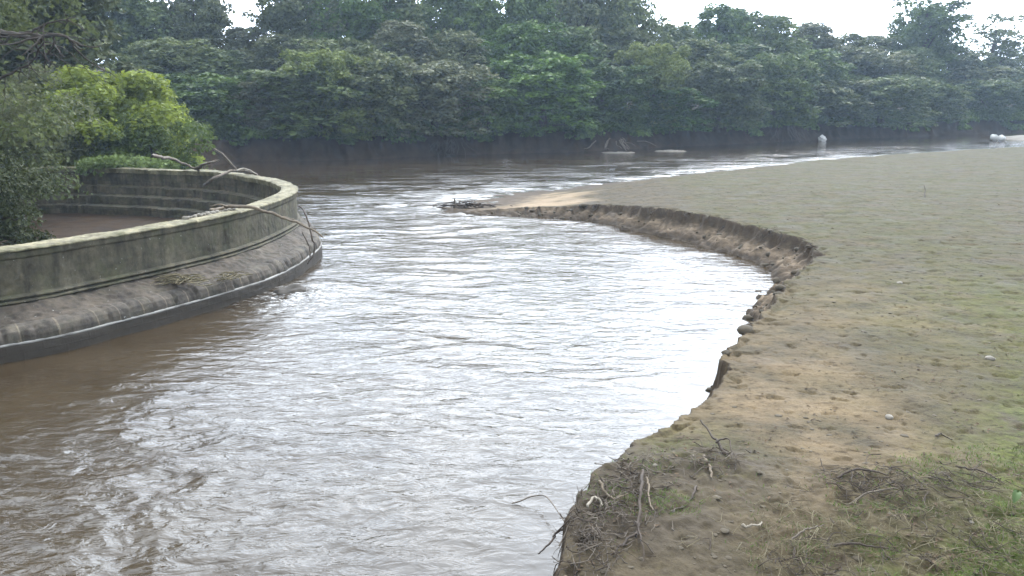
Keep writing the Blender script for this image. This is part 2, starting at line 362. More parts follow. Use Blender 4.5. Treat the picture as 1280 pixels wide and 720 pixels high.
def ground_height(X, Y, full=False):
    ridge2 = perlin(X*2.7+1.3, Y*2.7, 44)
    wob = .16*fbm(X*1.1, Y*1.1, 3, 3)+.09*fbm(X*4.5, Y*4.5, 3, 9)+.022*perlin(X*10, Y*10, 4)+(.05+.13*ss(11, 15, Y))*ridge2
    d1, p1 = chain_dist(X, Y, sharp); d2, p2 = chain_dist(X, Y, beach); d3, p3 = chain_dist(X, Y, far)
    inf = inside(X, Y, field_poly); inr = inside(X, Y, far_poly)
    near_end = ss(6, 9, p1)     # less wobble right under the camera
    s1 = np.where(inf, d1, -np.where(d2 < d1, 99, d1))+wob*.8
    s2 = np.where(inf, d2, np.where(d2 < d1, -d2, 99.))+.6*fbm(X*.35, Y*.35, 3, 21)
    s3 = np.where(inr, d3, -d3)+.5*fbm(X*.5, Y*.5, 3, 31)+.45*perlin(X*1.3, Y*1.3, 6)+.2*perlin(X*3.1, Y*3.1, 16)
    td = np.hypot(X-tip[0], Y-tip[1])
    zt = .14+.56*ss(1, 9, td)
    zt = zt+.05*fbm(X*.25, Y*.25, 4, 2)+.028*fbm(X*1.3, Y*1.3, 4, 12)+.013*fbm(X*6, Y*6, 3, 14)
    for (c, r, h) in mound:
        q = np.exp(-((X-c[0])**2+(Y-c[1])**2)/r**2); zt = zt+q*(h+.05*fbm(X*5, Y*5, 3, 40))
    # little pits and clods
    pit = ss(.28, .5, fbm(X*3.6, Y*3.6*1.3, 3, 50)); zt = zt-.03*pit-.035*ss(.3, .55, fbm(X*1.7+5, Y*2.3, 4, 51))
    # eroded face: overhanging lip, slope with ridges, slumped foot
    w = np.interp(p1, np.arange(len(sharp)), wface)
    t = np.clip(-s1/w, 0, 1.6)
    ridge = .22*fbm(X*2.1+.8*Y, Y*2.1-.5*X, 4, 60)+.09*fbm(X*8, Y*8, 3, 61)
    prof = 1-(.30*ss(0, .12, t)+.74*np.clip((t-.06)/.95, 0, 1.6)**.85)
    za = np.where(s1 > 0, zt, zt*prof+ridge*np.clip(t*2, 0, 1)*np.clip(w*1.6, 0, 1)-np.where(t > 1.05, (t-1.05)*1.2, 0))
    za = za-.05*np.exp(-(s1-.12)**2/.004)*(perlin(X*2.2, Y*2.2, 70) > .15)     # tension cracks behind the edge
    za = np.where(s1 < -w*1.6, -.8, np.maximum(za, -.8))
    zb = np.where(s2 > 0, zt*ss(0, 5.5, s2)+.02, -.25*np.minimum(-s2, 3))
    zfield = np.minimum(za, zb)
    zfield = np.where(inf | (s1 > -2.2), zfield, -.8)
    # far wooded bank
    zw = np.where(s3 > 0, .10+1.25*ss(0, 1.5, s3)+.2*fbm(X*.8, Y*.8, 3, 80)+.12*fbm(X*2.5, Y*2.5, 3, 81)+.12*np.clip(s3-4, 0, 55), -.5*np.minimum(-s3, 1.5))
    z = np.maximum(zfield, zw)
    # inside the basin
    db, pb = chain_dist(X, Y, rimC[::6]); ib = inside(X, Y, rimC[::6])
    z = np.where(ib & (db > .5), .12+.05*fbm(X, Y, 3, 90), z)
    if not full: return z
    A = {}
    A['face'] = ss(.02, -.03, s1)*inf.astype(float)*0+ss(.0, -.03, s1)*(s1 > -w*1.7)*(zw < z+.001)
    A['topsoil'] = ss(.03, 0, s1)*ss(-.42*np.clip(w, .3, 1)+.22*fbm(X*4, Y*4, 3, 5), -.12*np.clip(w, .3, 1)+.2*fbm(X*4, Y*4, 3, 5), s1)*ss(3, 6, td)*.85
    A['wet'] = ss(.20, .07, z+.05*fbm(X*3, Y*3, 3, 88))*.9
    A['sand'] = np.clip(ss(5.6, 3.2, td+2.4*fbm(X*.5, Y*.9, 4, 7))*ss(.05, .3, s1)+ss(1.8, .3, s2+.5*fbm(X, Y, 3, 8))*.25*(s2 > 0), 0, 1)*(inf)
    A['algae'] = ss(5, 9, td)*np.clip(.55+.6*fbm(X*.16+2, Y*.16, 3, 15)+.4*ss(12, 22, np.hypot(X, Y)), 0, 1)*ss(-.5, 1.5, X-2.2-.1*Y)
    A['tan'] = np.exp(-(((X-3.0-.0*Y)/1.5)**2+((Y-8.6)/3.4)**2))*1.0+np.exp(-(((X-6.5)/2.5)**2+((Y-13)/2)**2))*.55
    A['moss'] = ss(-.6, 1.4, (X-3.6)*.9-(Y-7.0)*.75)*ss(13, 8, Y)+.55*np.exp(-(((X-1.6)/.6)**2+((Y-7.2)/.8)**2))+.5*np.exp(-(((X-8.3)/2.0)**2+((Y-12.5)/3)**2))
    c = mound
    hm = 0
    for (cc, r, h) in mound[:2]: hm = hm+1.2*np.exp(-((X-cc[0])**2+(Y-cc[1])**2)/(r*.95)**2)
    hm = hm+.6*np.exp(-((X-mound[2][0][0])**2+(Y-mound[2][0][1])**2)/.7)
    A['humus'] = np.clip(hm, 0, 1)
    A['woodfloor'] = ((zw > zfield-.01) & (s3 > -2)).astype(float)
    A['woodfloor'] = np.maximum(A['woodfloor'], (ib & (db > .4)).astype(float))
    return z, A

def polar(rows, ang):
    Rr, An = np.meshgrid(rows, ang, indexing='ij')
    X = Rr*np.sin(An); Y = Rr*np.cos(An)
    n, m = Rr.shape
    i = np.arange(n-1)[:, None]*m; j = np.arange(m-1)[None, :]
    Q = np.stack([i+j, i+j+1, i+m+j+1, i+m+j], -1).reshape(-1, 4)[:, ::-1]
    return X.ravel(), Y.ravel(), Q
dens = np.concatenate([np.linspace(-180, -44, 60, endpoint=False), np.linspace(-44, 44, 760, endpoint=False), np.linspace(44, 180, 60)])*np.pi/180
rows = np.concatenate([[.05, .8, 2, 3.2], np.geomspace(4, 34, 760, endpoint=False), np.geomspace(34, 110, 240, endpoint=False), np.geomspace(110, 1500, 30)])
X, Y, Q = polar(rows, dens)
Z, A = ground_height(X, Y, True)
g = mesh_np('ground', np.stack([X, Y, Z], 1), Q, M['ground'], attrs=A); tag(g, kind='structure')

# ------------------------------------------------------------------ river water
wr = np.concatenate([[.05, 2.5], np.geomspace(4, 40, 620, endpoint=False), np.geomspace(40, 130, 160, endpoint=False), [130, 300, 900]])
wa = np.concatenate([np.linspace(-180, -42, 30, endpoint=False), np.linspace(-42, 42, 640, endpoint=False), np.linspace(42, 180, 30)])*np.pi/180
X, Y, Q = polar(wr, wa)
rr = np.hypot(X, Y)
calm = np.clip(1-.85*np.exp(-(((X+8.2)/2.6)**2+((Y-11.5)/3.5)**2)) - .85*ss(.55, 1.0, np.exp(-(((X+14)/10)**2+((Y-44)/9)**2))*1.3), .08, 1)
d3, _ = chain_dist(X, Y, far); calm = np.minimum(calm, .12+.88*ss(1, 9, d3))
d1, _ = chain_dist(X, Y, sharp); calm = np.minimum(calm, .35+.65*ss(.1, 1.4, d1))
turb = np.exp(-(((X+3.8)/2.6)**2+((Y-8.2)/3.6)**2))
nose = np.array(at(372, 372, 0)[:2]); rif = np.exp(-(((X-nose[0])/.9)**2+((Y-nose[1])/1.3)**2))
edgeR, _ = chain_dist(X, Y, beach[1:]); far_rif = np.exp(-(edgeR/7)**2)*(Y > 26)
tipr = np.exp(-(((X-tip[0])/4)**2+((Y-tip[1]-1)/4)**2))
# warp so crests meander, flow comes from upper right towards lower left
wx = X+.5*fbm(X*.4, Y*.4, 2, 100); wy = Y+.5*fbm(X*.4+9, Y*.4, 2, 101)
def ridged(x, y, s): return 1-2*np.abs(perlin(x, y, s))
Zw = .034*fbm(wx*.5, wy*1.0, 3, 110)+.048*ridged(wx*.5, wy*1.3, 111)*ss(-.15, .45, fbm(X*.3, Y*.3, 2, 131))+.007*ridged(wx*1.7+wy*.4, wy*3.6, 112)+.005*perlin(wx*6, wy*9, 113)
Zw = Zw+turb*(.045*ridged(wx*1.1+.5*wy, wy*1.4, 114)+.014*ridged(wx*3.6, wy*4.4, 115))
Zw = .85*Zw*(.75+.25*fbm(X*.2, Y*.2, 2, 120)*2)*calm
Zw = Zw+rif*(.06+.07*fbm(X*2.6, Y*2.6, 3, 121))+far_rif*.05*ridged(X*.6, Y*1.1, 122)+tipr*.02*ridged(X*1.7, Y*2.5, 123)
Zw = Zw*np.clip((140-rr)/60, 0, 1)*(1-.6*ss(26, 46, rr))
chop = np.clip(calm*(.8+.5*turb)+rif*.8+.5*far_rif, 0, 1.6)
foam = np.clip(rif*1.3+.12*turb+.25*tipr, 0, 1); farfoam = np.clip(np.exp(-(edgeR/1.5)**2)*(Y > 30)*.75+.3*tipr, 0, 1)
w = mesh_np('water', np.stack([X, Y, Zw], 1), Q, M['water'], attrs={'chop': chop, 'foam': foam, 'farfoam': farfoam, 'far': ss(18, 40, rr)}); tag(w, kind='structure')

# ------------------------------------------------------------------ stone basin
seg = np.diff(np.vstack([rimC, rimC[:1]]), axis=0); L = np.concatenate([[0], np.cumsum(np.linalg.norm(seg, axis=1))])
tot = L[-1]; nS = 1500
sp = np.linspace(0, tot, nS, endpoint=False)
rc = np.vstack([rimC, rimC[:1]])
PX = np.interp(sp, L, rc[:, 0]); PY = np.interp(sp, L, rc[:, 1])
TX = np.roll(PX, -4)-np.roll(PX, 4); TY = np.roll(PY, -4)-np.roll(PY, 4); tn = np.hypot(TX, TY); TX /= tn; TY /= tn
# outward normal
NX, NY = TY, -TX
cx, cy = PX.mean(), PY.mean()
if ((PX-cx)*NX+(PY-cy)*NY).mean() < 0: NX, NY = -NX, -NY
basin = empty('stone_basin', (float(cx), float(cy), 0))
tag(basin, 'round mossy stone basin wall with stepped skirt standing in the river at left', 'basin')
def sweep(name, prof, mat, rough=.012, jointfn=None, rows_per=.03):
    prof = np.array(prof, float); d = np.linalg.norm(np.diff(prof, axis=0), axis=1)
    pl = np.concatenate([[0], np.cumsum(d)]); k = max(3, int(pl[-1]/rows_per)+1)
    q = np.unique(np.concatenate([np.linspace(0, pl[-1], k), pl]))
    o = np.interp(q, pl, prof[:, 0]); z = np.interp(q, pl, prof[:, 1])
    O, SP = np.meshgrid(o, sp); Zz, _ = np.meshgrid(z, sp); QQ, _ = np.meshgrid(q, sp)
    dn = rough*fbm(SP*1.3, QQ*3+hash(name) % 7, 4, 5)+.5*rough*fbm(SP*9, QQ*9, 2, 6)
    if jointfn is not None: dn = dn+jointfn(SP, QQ)
    O = O+dn; Zz = Zz+dn*.7
    O = np.where(O > .05, .05+(O-.05)*(1-.5*ss(-.3, .35, NY))[:, None], O)
    Xg = PX[:, None]+NX[:, None]*O; Yg = PY[:, None]+NY[:, None]*O
    V = np.stack([Xg-cx, Yg-cy, Zz], -1).reshape(-1, 3); m = len(q)
    i = np.arange(nS)[:, None]*m; i2 = ((np.arange(nS)+1) % nS)[:, None]*m; j = np.arange(m-1)[None, :]
    Qf = np.stack([i+j, i2+j, i2+j+1, i+j+1], -1).reshape(-1, 4)
    uv = np.stack([SP, QQ], -1).reshape(-1, 2)
    return mesh_np(name, V, Qf, mat, basin, uv=uv)
def blockj(wd, depth, off=0):
    def f(s, q):
        t = np.abs(((s+off)/wd) % 1-.5); idx = np.floor((s+off)/wd)
        return -depth*ss(.44, .5, t+.05*perlin(s*2, q*5, 3))+.035*(_h(idx, idx*0, 7)-.5)+.02*fbm(s*6, q*6, 3, 8)
    return f
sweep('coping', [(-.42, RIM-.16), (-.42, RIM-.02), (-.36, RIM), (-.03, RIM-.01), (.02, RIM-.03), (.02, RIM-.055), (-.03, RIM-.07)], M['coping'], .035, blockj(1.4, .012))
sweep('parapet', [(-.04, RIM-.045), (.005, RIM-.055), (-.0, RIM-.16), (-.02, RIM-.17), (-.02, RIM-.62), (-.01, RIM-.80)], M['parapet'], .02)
sweep('string_moulding', [(-.05, RIM-.74), (.04, RIM-.76), (.07, RIM-.79), (.04, RIM-.825), (.0, RIM-.83), (.07, RIM-.845), (.09, RIM-.87), (.05, RIM-.90), (-.03, RIM-.90)], M['parapet'], .012)
sweep('sloping_ledge', [(-.05, RIM-.87), (.10, RIM-.90), (.42, RIM-1.02), (.62, RIM-1.10)], M['ledge'], .06)
sweep('rounded_block_course', [(.50, RIM-1.10), (.62, RIM-1.075), (.74, RIM-1.10), (.82, RIM-1.16), (.86, RIM-1.25), (.87, RIM-1.34), (.80, RIM-1.345)], M['course'], .012, blockj(.46, .04))
sweep('bed_joint', [(.865, RIM-1.318), (.893, RIM-1.328), (.895, RIM-1.352), (.87, RIM-1.36)], M['mortar'], .012)
sweep('base_course', [(.80, RIM-1.335), (.885, RIM-1.35), (.90, RIM-1.37), (.92, RIM-1.6), (.97, RIM-1.9), (1.0, -.9)], M['base'], .02)
sweep('inner_wall', [(-.38, RIM-.14), (-.38, RIM-.58), (-.62, RIM-.62), (-.64, RIM-.88), (-.88, RIM-.92), (-.90, RIM-1.18), (-1.15, RIM-1.22), (-1.16, 0)], M['inner'], .03, blockj(.6, .01))

def rimpt(u, v, z): return Vector(at(u, v, z))
def branch_obj(name, paths, mat, parent=None, sides=7):
    V, Qd = tubes(paths, sides); return mesh_np(name, V, Qd, mat, parent)

# ------------------------------------------------------------------ trees
def rand_dirs(n, g):
    v = g.normal(0, 1, (n, 3)); return v/np.linalg.norm(v, axis=1)[:, None]
def leaves(pos, nrm, size, g, aspect=1.5, jitter=.8):
    n = len(pos); nn = nrm+jitter*rand_dirs(n, g); nn /= np.linalg.norm(nn, axis=1)[:, None]
    a = np.cross(nn, rand_dirs(n, g)); a /= np.linalg.norm(a, axis=1)[:, None]+1e-9
    b = np.cross(nn, a); s = size*(.55+.9*g.random(n))[:, None]
    bend = nn*s*.18
    v = np.stack([pos-a*s*aspect*.5-bend, pos+b*s*.5, pos+a*s*aspect*.5-bend, pos-b*s*.5], 1).reshape(-1, 3)
    q = np.arange(n*4).reshape(-1, 4)
    return v, q
def crown_mesh(name, seed, hgt, rad, base, nclump, per, leaf, mat, shape='round', clr=.85, flat=1.0, gappy=0.0, fill=.10):
    "crown of leafy clumps around a trunk at the origin; base = underside height, hgt = top"
    g = np.random.default_rng(seed)
    cs = []; tries = 0
    lobes = [(rad*.55*math.cos(a), rad*.55*math.sin(a), g.uniform(.3, .85), g.uniform(.45, .65)) for a in g.uniform(0, 6.28, 9)]+[(0, 0, .6, .7), (0, 0, .82, .45)]
    while len(cs) < nclump and tries < nclump*60:
        tries += 1
        lx, ly, lz, lr = lobes[g.integers(len(lobes))]
        d = rand_dirs(1, g)[0]; r = g.uniform(.65, 1)
        z01 = lz+d[2]*r*lr*.55
        x = lx+d[0]*r*lr*rad; y = ly+d[1]*r*lr*rad
        if z01 > 1 or z01 < 0: continue
        if shape == 'skirt' and z01 < .35:
            x *= 1.15; y *= 1.15
        if shape == 'cone' and math.hypot(x, y) > rad*(1.05-z01*.75): continue
        if g.random() < gappy: continue
        cs.append((x, y, base+z01*(hgt-base-.3), g.uniform(.7, 1.25)*clr))
    if shape == 'skirt':
        for k in range(nclump//4):
            a = g.uniform(0, 6.28); cs.append((rad*g.uniform(.6, 1.0)*math.cos(a), rad*g.uniform(.6, 1.0)*math.sin(a), base+g.uniform(-.1, .25)*(hgt-base), g.uniform(.6, 1)*clr))
    P = []; N = []
    for (x, y, z, r) in cs:
        m = int(per*r*r/clr/clr)
        d = rand_dirs(m, g); d[:, 2] = np.where(d[:, 2] < -.25, -d[:, 2], d[:, 2])
        rr_ = r*(.62+.42*g.random(m))[:, None]
        sh = 1+.35*fbm(d[:, 0]*2.2+x, d[:, 1]*2.2+z, 2, seed)[:, None]
        P.append(np.array([x, y, z])+d*rr_*sh*np.array([1, 1, flat])); nd = d+np.array([0, 0, .5]); N.append(nd)
    nf = int(fill*per*nclump)
    if nf:
        d = rand_dirs(nf, g)*(g.random(nf)**.4)[:, None]
        P.append(np.stack([d[:, 0]*rad*.85, d[:, 1]*rad*.85, base+(.5+.45*d[:, 2])*(hgt-base)], 1)); N.append(rand_dirs(nf, g))
    P = np.vstack(P); N = np.vstack(N); N /= np.linalg.norm(N, axis=1)[:, None]
    V, Qd = leaves(P, N, leaf, g)
    o = mesh_np(name, V, Qd, mat, smooth=False); return o, cs
def trunk_paths(seed, hgt, cs, r0=.22, n=9):
    g = np.random.default_rng(seed)
    top = hgt*.82; P = np.array([[0, 0, -.3], [g.uniform(-.2, .2), g.uniform(-.2, .2), hgt*.3], [g.uniform(-.4, .4), g.uniform(-.4, .4), hgt*.6], [0, 0, top]])
    c = catmull(P, 8); paths = [(c, r0*np.linspace(1.25, .2, len(c)))]
    for k in g.choice(len(cs), min(n, len(cs)), replace=False):
        x, y, z, r = cs[k]; i = int(g.uniform(.25, .75)*len(c)); s = c[i]
        if z < s[2]: i = max(3, int(len(c)*z/top*.6)); s = c[min(i, len(c)-1)]
        mid = (s+np.array([x, y, z]))/2+np.array([0, 0, .25])
        b = catmull(np.array([s, mid, [x, y, z]]), 6); paths.append((b, r0*.4*np.linspace(1, .2, len(b))))
    return paths
PROTO = {}
def proto(key, **k):
    matn = k.pop('mat'); hgt = k['hgt']
    cr, cs = crown_mesh('crown', mat=M[matn], name='crown') if False else crown_mesh(name='crown', mat=M[matn], **k)
    V, Qd = tubes(trunk_paths(k['seed']+1, hgt, cs), 7)
    tr = mesh_np('trunk', V, Qd, M['bark'])
    PROTO[key] = [cr, tr, hgt, k['rad'], False]
proto('a', seed=1, hgt=8, rad=2.9, base=.8, nclump=190, per=78, leaf=.19, mat='leaf_dark', shape='skirt', clr=.62)
proto('b', seed=2, hgt=8, rad=3.1, base=.8, nclump=220, per=70, leaf=.18, mat='leaf_grey', shape='skirt', clr=.56)
proto('c', seed=3, hgt=8, rad=2.8, base=.8, nclump=150, per=95, leaf=.20, mat='leaf_dark', shape='skirt', clr=.72, flat=.95)
proto('d', seed=4, hgt=11, rad=3.6, base=1.5, nclump=230, per=68, leaf=.20, mat='leaf_dark', clr=.66)
proto('e', seed=5, hgt=11, rad=3.2, base=1.5, nclump=210, per=68, leaf=.19, mat='leaf_grey', clr=.62, shape='cone')
proto('f', seed=6, hgt=11, rad=3.9, base=2, nclump=220, per=70, leaf=.20, mat='leaf_grey', clr=.68)
proto('g', seed=7, hgt=12, rad=2.6, base=4, nclump=52, per=60, leaf=.19, mat='leaf_grey', clr=.7, gappy=.2, fill=.06)      # airy skyline tree
proto('l', seed=8, hgt=6, rad=3.0, base=.6, nclump=95, per=240, leaf=.105, mat='leaf_lime', shape='skirt', clr=.6)
proto('m', seed=9, hgt=8, rad=3.2, base=.7, nclump=170, per=80, leaf=.18, mat='leaf_mid', shape='skirt', clr=.6)
def place_tree(key, x, y, height, width, label, cat='tree', group=None, rz=None, name='tree', z=None):
    cr, tr, h0, r0, used = PROTO[key]
    if z is None: z = float(ground_height(np.array([x]), np.array([y]))[0])
    root = empty(name, (x, y, z-.05), random.uniform(0, 6.28) if rz is None else rz)
    s = height/h0; sx = width/r0
    root.scale = (sx, sx, s)
    for p in (cr, tr):
        o = p
        if used: o = p.copy(); C.objects.link(o)
        o.parent = root
    PROTO[key][4] = True
    tag(root, label, cat, group)
    return root
fx = np.array([p[0] for p in far_px]); fv = np.array([p[1] for p in far_px])
def far_at(u, back):
    v = float(np.interp(u, fx, fv)); p = at(u, v, 0); k = (p[1]+back)/p[1]
    return p[0]*k, p[1]+back
def tree_px(key, u, top, back, width, label, group=None, name='tree', cat='tree'):
    x, y = far_at(u, back); z = float(ground_height(np.array([x]), np.array([y]))[0])
    h = atd(u, top, y)[2]-z
    return place_tree(key, x, y, h, width, label, cat, group, None, name, z)
# front row: leaning over the dark mud bank
front = [('a', 262, 92, 3.2, 'dark bushy tree behind the bright lime bush over the mud bank'),
 ('b', 335, 100, 3.0, 'grey-green waterside tree above the calm brown water past the basin'),
 ('c', 398, 78, 3.4, 'broad waterside tree directly beyond the gap between basin and silt spit'),
 ('m', 418, 70, 3.0, 'yellow-green patch of foliage among darker waterside trees left of centre'),
 ('a', 470, 88, 3.4, 'low dark tree drooping over the bank, left of the root-hung bank section'),
 ('b', 545, 72, 3.6, 'pale clumpy tree with hanging skirts above the exposed roots'),
 ('c', 610, 100, 3.2, 'low spreading waterside tree straight beyond the tip of the spit'),
 ('a', 680, 80, 3.5, 'dark waterside tree at the middle of the far bank'),
 ('b', 752, 95, 3.2, 'rounded grey-green tree behind the fallen branches at the water edge'),
 ('m', 812, 72, 2.6, 'small yellow-green tree catching light right of the picture centre'),
 ('c', 838, 102, 3.4, 'dark low tree above the small flat mud bars'),
 ('b', 895, 98, 3.8, 'bushy grey tree on the far bank left of the white rock'),
 ('a', 962, 92, 4.0, 'rounded dark tree just left of the white rock'),
 ('c', 1030, 95, 4.0, 'dark tree directly above the white rock at the waterline'),
 ('b', 1100, 92, 4.2, 'pale rounded tree just right of the white rock'),
 ('a', 1165, 100, 4.2, 'dark waterside tree below the tallest skyline tree'),
 ('b', 1235, 108, 4.6, 'hazy low tree behind the pale gravel bar on the far right'),
 ('c', 1310, 105, 4.6, 'hazy low tree at the right border of the picture')]
for k, u, t, wd, lb in front: tree_px(k, u, t+random.uniform(-22, 12), 1.3+random.random()*2.2, wd*random.uniform(.8, 1.15), lb, 'waterside trees on the far bank')
mid = [('d', 215, 45), ('e', 285, 62), ('f', 360, 50), ('d', 440, 45), ('e', 505, 30), ('f', 575, 35), ('d', 650, 30), ('e', 715, 38), ('f', 780, 35), ('d', 860, 55),
       ('e', 930, 55), ('f', 1000, 60), ('d', 1070, 65), ('e', 1130, 60), ('f', 1205, 80), ('d', 1280, 88)]
ordw = ['first', 'second', 'third', 'fourth', 'fifth', 'sixth', 'seventh', 'eighth', 'ninth', 'tenth', 'eleventh', 'twelfth', 'thirteenth', 'fourteenth', 'fifteenth', 'sixteenth', 'seventeenth', 'eighteenth', 'nineteenth', 'twentieth']
for i, (k, u, t) in enumerate(mid):
    tree_px(k, u, t+random.uniform(-6, 6), 8+random.random()*2, 3.9*(1+.25*(u > 900)), 'tree of the middle row on the far bank, %s from the left' % ordw[i], 'middle row of trees on the far bank')
sky = [('d', 120, -60, 4.2), ('e', 190, -25, 3.6), ('f', 235, 22, 3.4), ('d', 255, -20, 3.2), ('e', 320, 34, 3.8), ('f', 385, -25, 3.8), ('d', 440, -15, 3.8), ('e', 495, -45, 3.8), ('f', 560, -40, 4.2), ('d', 605, 0, 3.6),
       ('e', 660, -40, 3.8), ('f', 720, -40, 4.2), ('d', 775, -22, 3.6), ('e', 838, 30, 4.0), ('f', 890, 8, 4.4), ('d', 950, 20, 4.6), ('e', 1005, 28, 4.6), ('f', 1055, 44, 4.6), ('d', 1185, 60, 4.2), ('e', 1300, 76, 5.2)]
for i, (k, u, t, wd) in enumerate(sky):
    tree_px(k, u, t, 14+random.random()*3, wd, 'blue-tinged tree forming the skyline, %s from the left' % ordw[i], 'skyline trees')
tree_px('g', 1145, -25, 13, 4.6, 'tallest airy tree standing above the skyline at the right', name='tall_tree')
tree_px('d', 1140, 12, 15, 3.6, 'dense crown behind the tallest airy tree on the right skyline', 'skyline trees')
tree_px('g', 1230, 14, 15, 4.0, 'thin sparse tree with sky showing through, far right skyline', name='sparse_tree')
tree_px('f', 1240, 72, 18, 4.8, 'hazy low crown under the thin sparse tree', 'skyline trees')

g = np.random.default_rng(321); UP = []; UN = []
for k in range(620):
    u = g.uniform(150, 1420); x_, y_ = far_at(u, g.uniform(.9, 9.0)); zz = float(ground_height(np.array([x_]), np.array([y_]))[0])
    m = 150; d = rand_dirs(m, g); d[:, 2] = np.abs(d[:, 2]); rr2 = g.uniform(.5, 1.1)
    UP.append(np.array([x_, y_, zz+g.uniform(-.1, .6)])+d*np.array([rr2*1.2, rr2, rr2*.8])*g.uniform(.7, 1.05, (m, 1))); UN.append(d+np.array([0, 0, .4]))
V, Qd = leaves(np.vstack(UP), np.vstack(UN), .22, g, 1.5, .6)
tag(mesh_np('undergrowth', V, Qd, M['leaf_dark'], smooth=False), 'dark undergrowth of brambles and saplings under the trees of the far bank', kind='stuff')
# lime bush and the overhanging trees on the left bank
place_tree('l', -17.4, 36.5, 6.2, 4.4, 'bright lime-green bush lit from above beyond the stone basin', 'bush', name='bush')
place_tree('l', -15.9, 36.5, 5.4, 2.2, 'right-hand end of the lime bushes, hanging over the water beside the dark trees', 'bush', name='bush')
place_tree('b', -22.5, 40.0, 9.5, 4.6, 'grey-green tree rising behind the lime bush', 'tree')
def sprawling_tree(name, x, y, seed, hgt, rad, base, nclump, per, leaf, mat, label, limbs, cat='tree', z=None, gap=.0, fill=.12, clr=.8):
    if z is None: z = float(ground_height(np.array([x]), np.array([y]))[0])
    root = empty(name, (x, y, z)); tag(root, label, cat)
    cr, cs = crown_mesh('crown', seed, hgt, rad, base, nclump, per, leaf, M[mat], clr=clr, gappy=gap, fill=fill, shape='skirt' if base < 2 else 'round')
    cr.parent = root
    branch_obj('trunk', trunk_paths(seed+1, hgt, cs, .3, 14), M['bark'], root, 9)
    for i, (P, r) in enumerate(limbs):
        p = [(a-x, b_-y, c-z) for a, b_, c in P]
        pts, rad_ = wiggle(p, 10, .025, seed*7+i, (1, .15), r)
        pp = [(pts, rad_)]
        g = np.random.default_rng(seed+i)
        for k in range(16):
            s = pts[g.integers(6, len(pts)-3)]; dd = g.normal(0, .5, 3); dd[2] = dd[2]*.6-.25
            pp.append(wiggle([s, s+dd*.6, s+dd*1.5+g.normal(0, .2, 3)], 6, .02, seed+40*i+k, (1, .2), r*.28))
        branch_obj('branch', pp, M['bark'], root)
    return root
sprawling_tree('tree', -17.5, 24.5, 31, 13.5, 5.0, 1.0, 170, 170, .11, 'leaf_willow', 'large tree with bare drooping branches overhanging the basin at the left border',
   [([(-17.5, 24.5, 6.0), atd(-60, 28, 22), atd(20, 40, 21), atd(70, 45, 20.5), atd(104, 62, 20.5)], .11),
    ([(-17.5, 24.5, 5.0), atd(-60, 60, 22), atd(10, 48, 21.5), atd(50, 36, 21), atd(95, 20, 21)], .07),
    ([(-17.5, 24.5, 5.0), atd(-30, 100, 22), atd(30, 80, 21.5), atd(60, 55, 21), atd(80, 70, 20)], .05)], gap=.2, fill=.05)
sprawling_tree('tree', -22.5, 17.0, 33, 15, 5.5, 2.5, 150, 130, .14, 'leaf_willow', 'tall dark tree just inside the left border, its crown above the basin', [], fill=.15)
sprawling_tree('tree', -14.3, 33.5, 37, 4.0, 2.0, .3, 60, 150, .10, 'leaf_willow', 'drooping willow bush with fine leaves between the basin and the lime bush', [], cat='bush', fill=.1, clr=.6)
sprawling_tree('tree', -18.6, 30.0, 39, 5.6, 3.4, -.2, 120, 170, .10, 'leaf_willow', 'wide mid-green bush behind the far rim at the left border', [], cat='bush', fill=.1, clr=.65)
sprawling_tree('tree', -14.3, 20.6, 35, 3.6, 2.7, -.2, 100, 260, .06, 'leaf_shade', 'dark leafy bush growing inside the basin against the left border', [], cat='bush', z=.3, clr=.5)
# ivy on the far rim
g = np.random.default_rng(77); P = []
for k in range(60):
    u = g.uniform(95, 205); c = np.array(at(u, 209.5, RIM)); c[1] += g.uniform(-.1, .7); c[2] = RIM+g.uniform(-.12, .30)*(1-abs(u-150)/90)
    m = 60; d = rand_dirs(m, g); P.append(c+d*np.array([.32, .22, .2])*g.random((m, 1))**.4)
P = np.vstack(P); ic = P.mean(0); V, Qd = leaves(P-ic, np.tile([[0, -.6, .6]], (len(P), 1)), .085, g)
tag(mesh_np('ivy', V, Qd, M['leaf_ivy'], smooth=False), 'leafy green creeper spilling over the far rim of the basin', 'creeper')
bpy.data.objects['ivy'].location = ic

# ------------------------------------------------------------------ dead branches on the basin
def centred(name, paths, mat, label, cat, group=None, sides=7):
    V, Qd = tubes(paths, sides); c = V.mean(0); c[2] = V[:, 2].min()
    o = mesh_np(name, V-c, Qd, mat); o.location = c; return tag(o, label, cat, group)
def on_rim(u, v, dz=.03): return at(u, v, RIM+dz)
centred('dead_branch', [wiggle([on_rim(262, 263, .05), on_rim(285, 259, .04), on_rim(322, 262, .05), atd(352, 271, 18.0), atd(385, 284, 17.6), atd(405, 297, 17.4)], 10, .008, 3, (1.1, .4), .042),
    wiggle([on_rim(285, 259, .05), on_rim(275, 257, .12), on_rim(262, 258, .1)], 6, .01, 4, (1, .3), .03),
    wiggle([atd(352, 271, 18), atd(372, 277, 17.8), atd(382, 283, 17.6)], 6, .01, 5, (1, .3), .02)], M['tan_wood'], 'long bleached branch lying over the near rim and reaching out over the water', 'branch')
centred('dead_branch', [wiggle([on_rim(190, 195, .9), on_rim(215, 200, .5), on_rim(232, 207, .25), on_rim(250, 213, .12)], 10, .015, 13, (1, .6), .05),
    wiggle([on_rim(245, 211, .15), on_rim(255, 206, .35), on_rim(272, 200, .5)], 8, .01, 14, (1, .4), .055)], M['dead_wood'], 'forked dead branch leaning up from the far rim of the basin', 'branch')
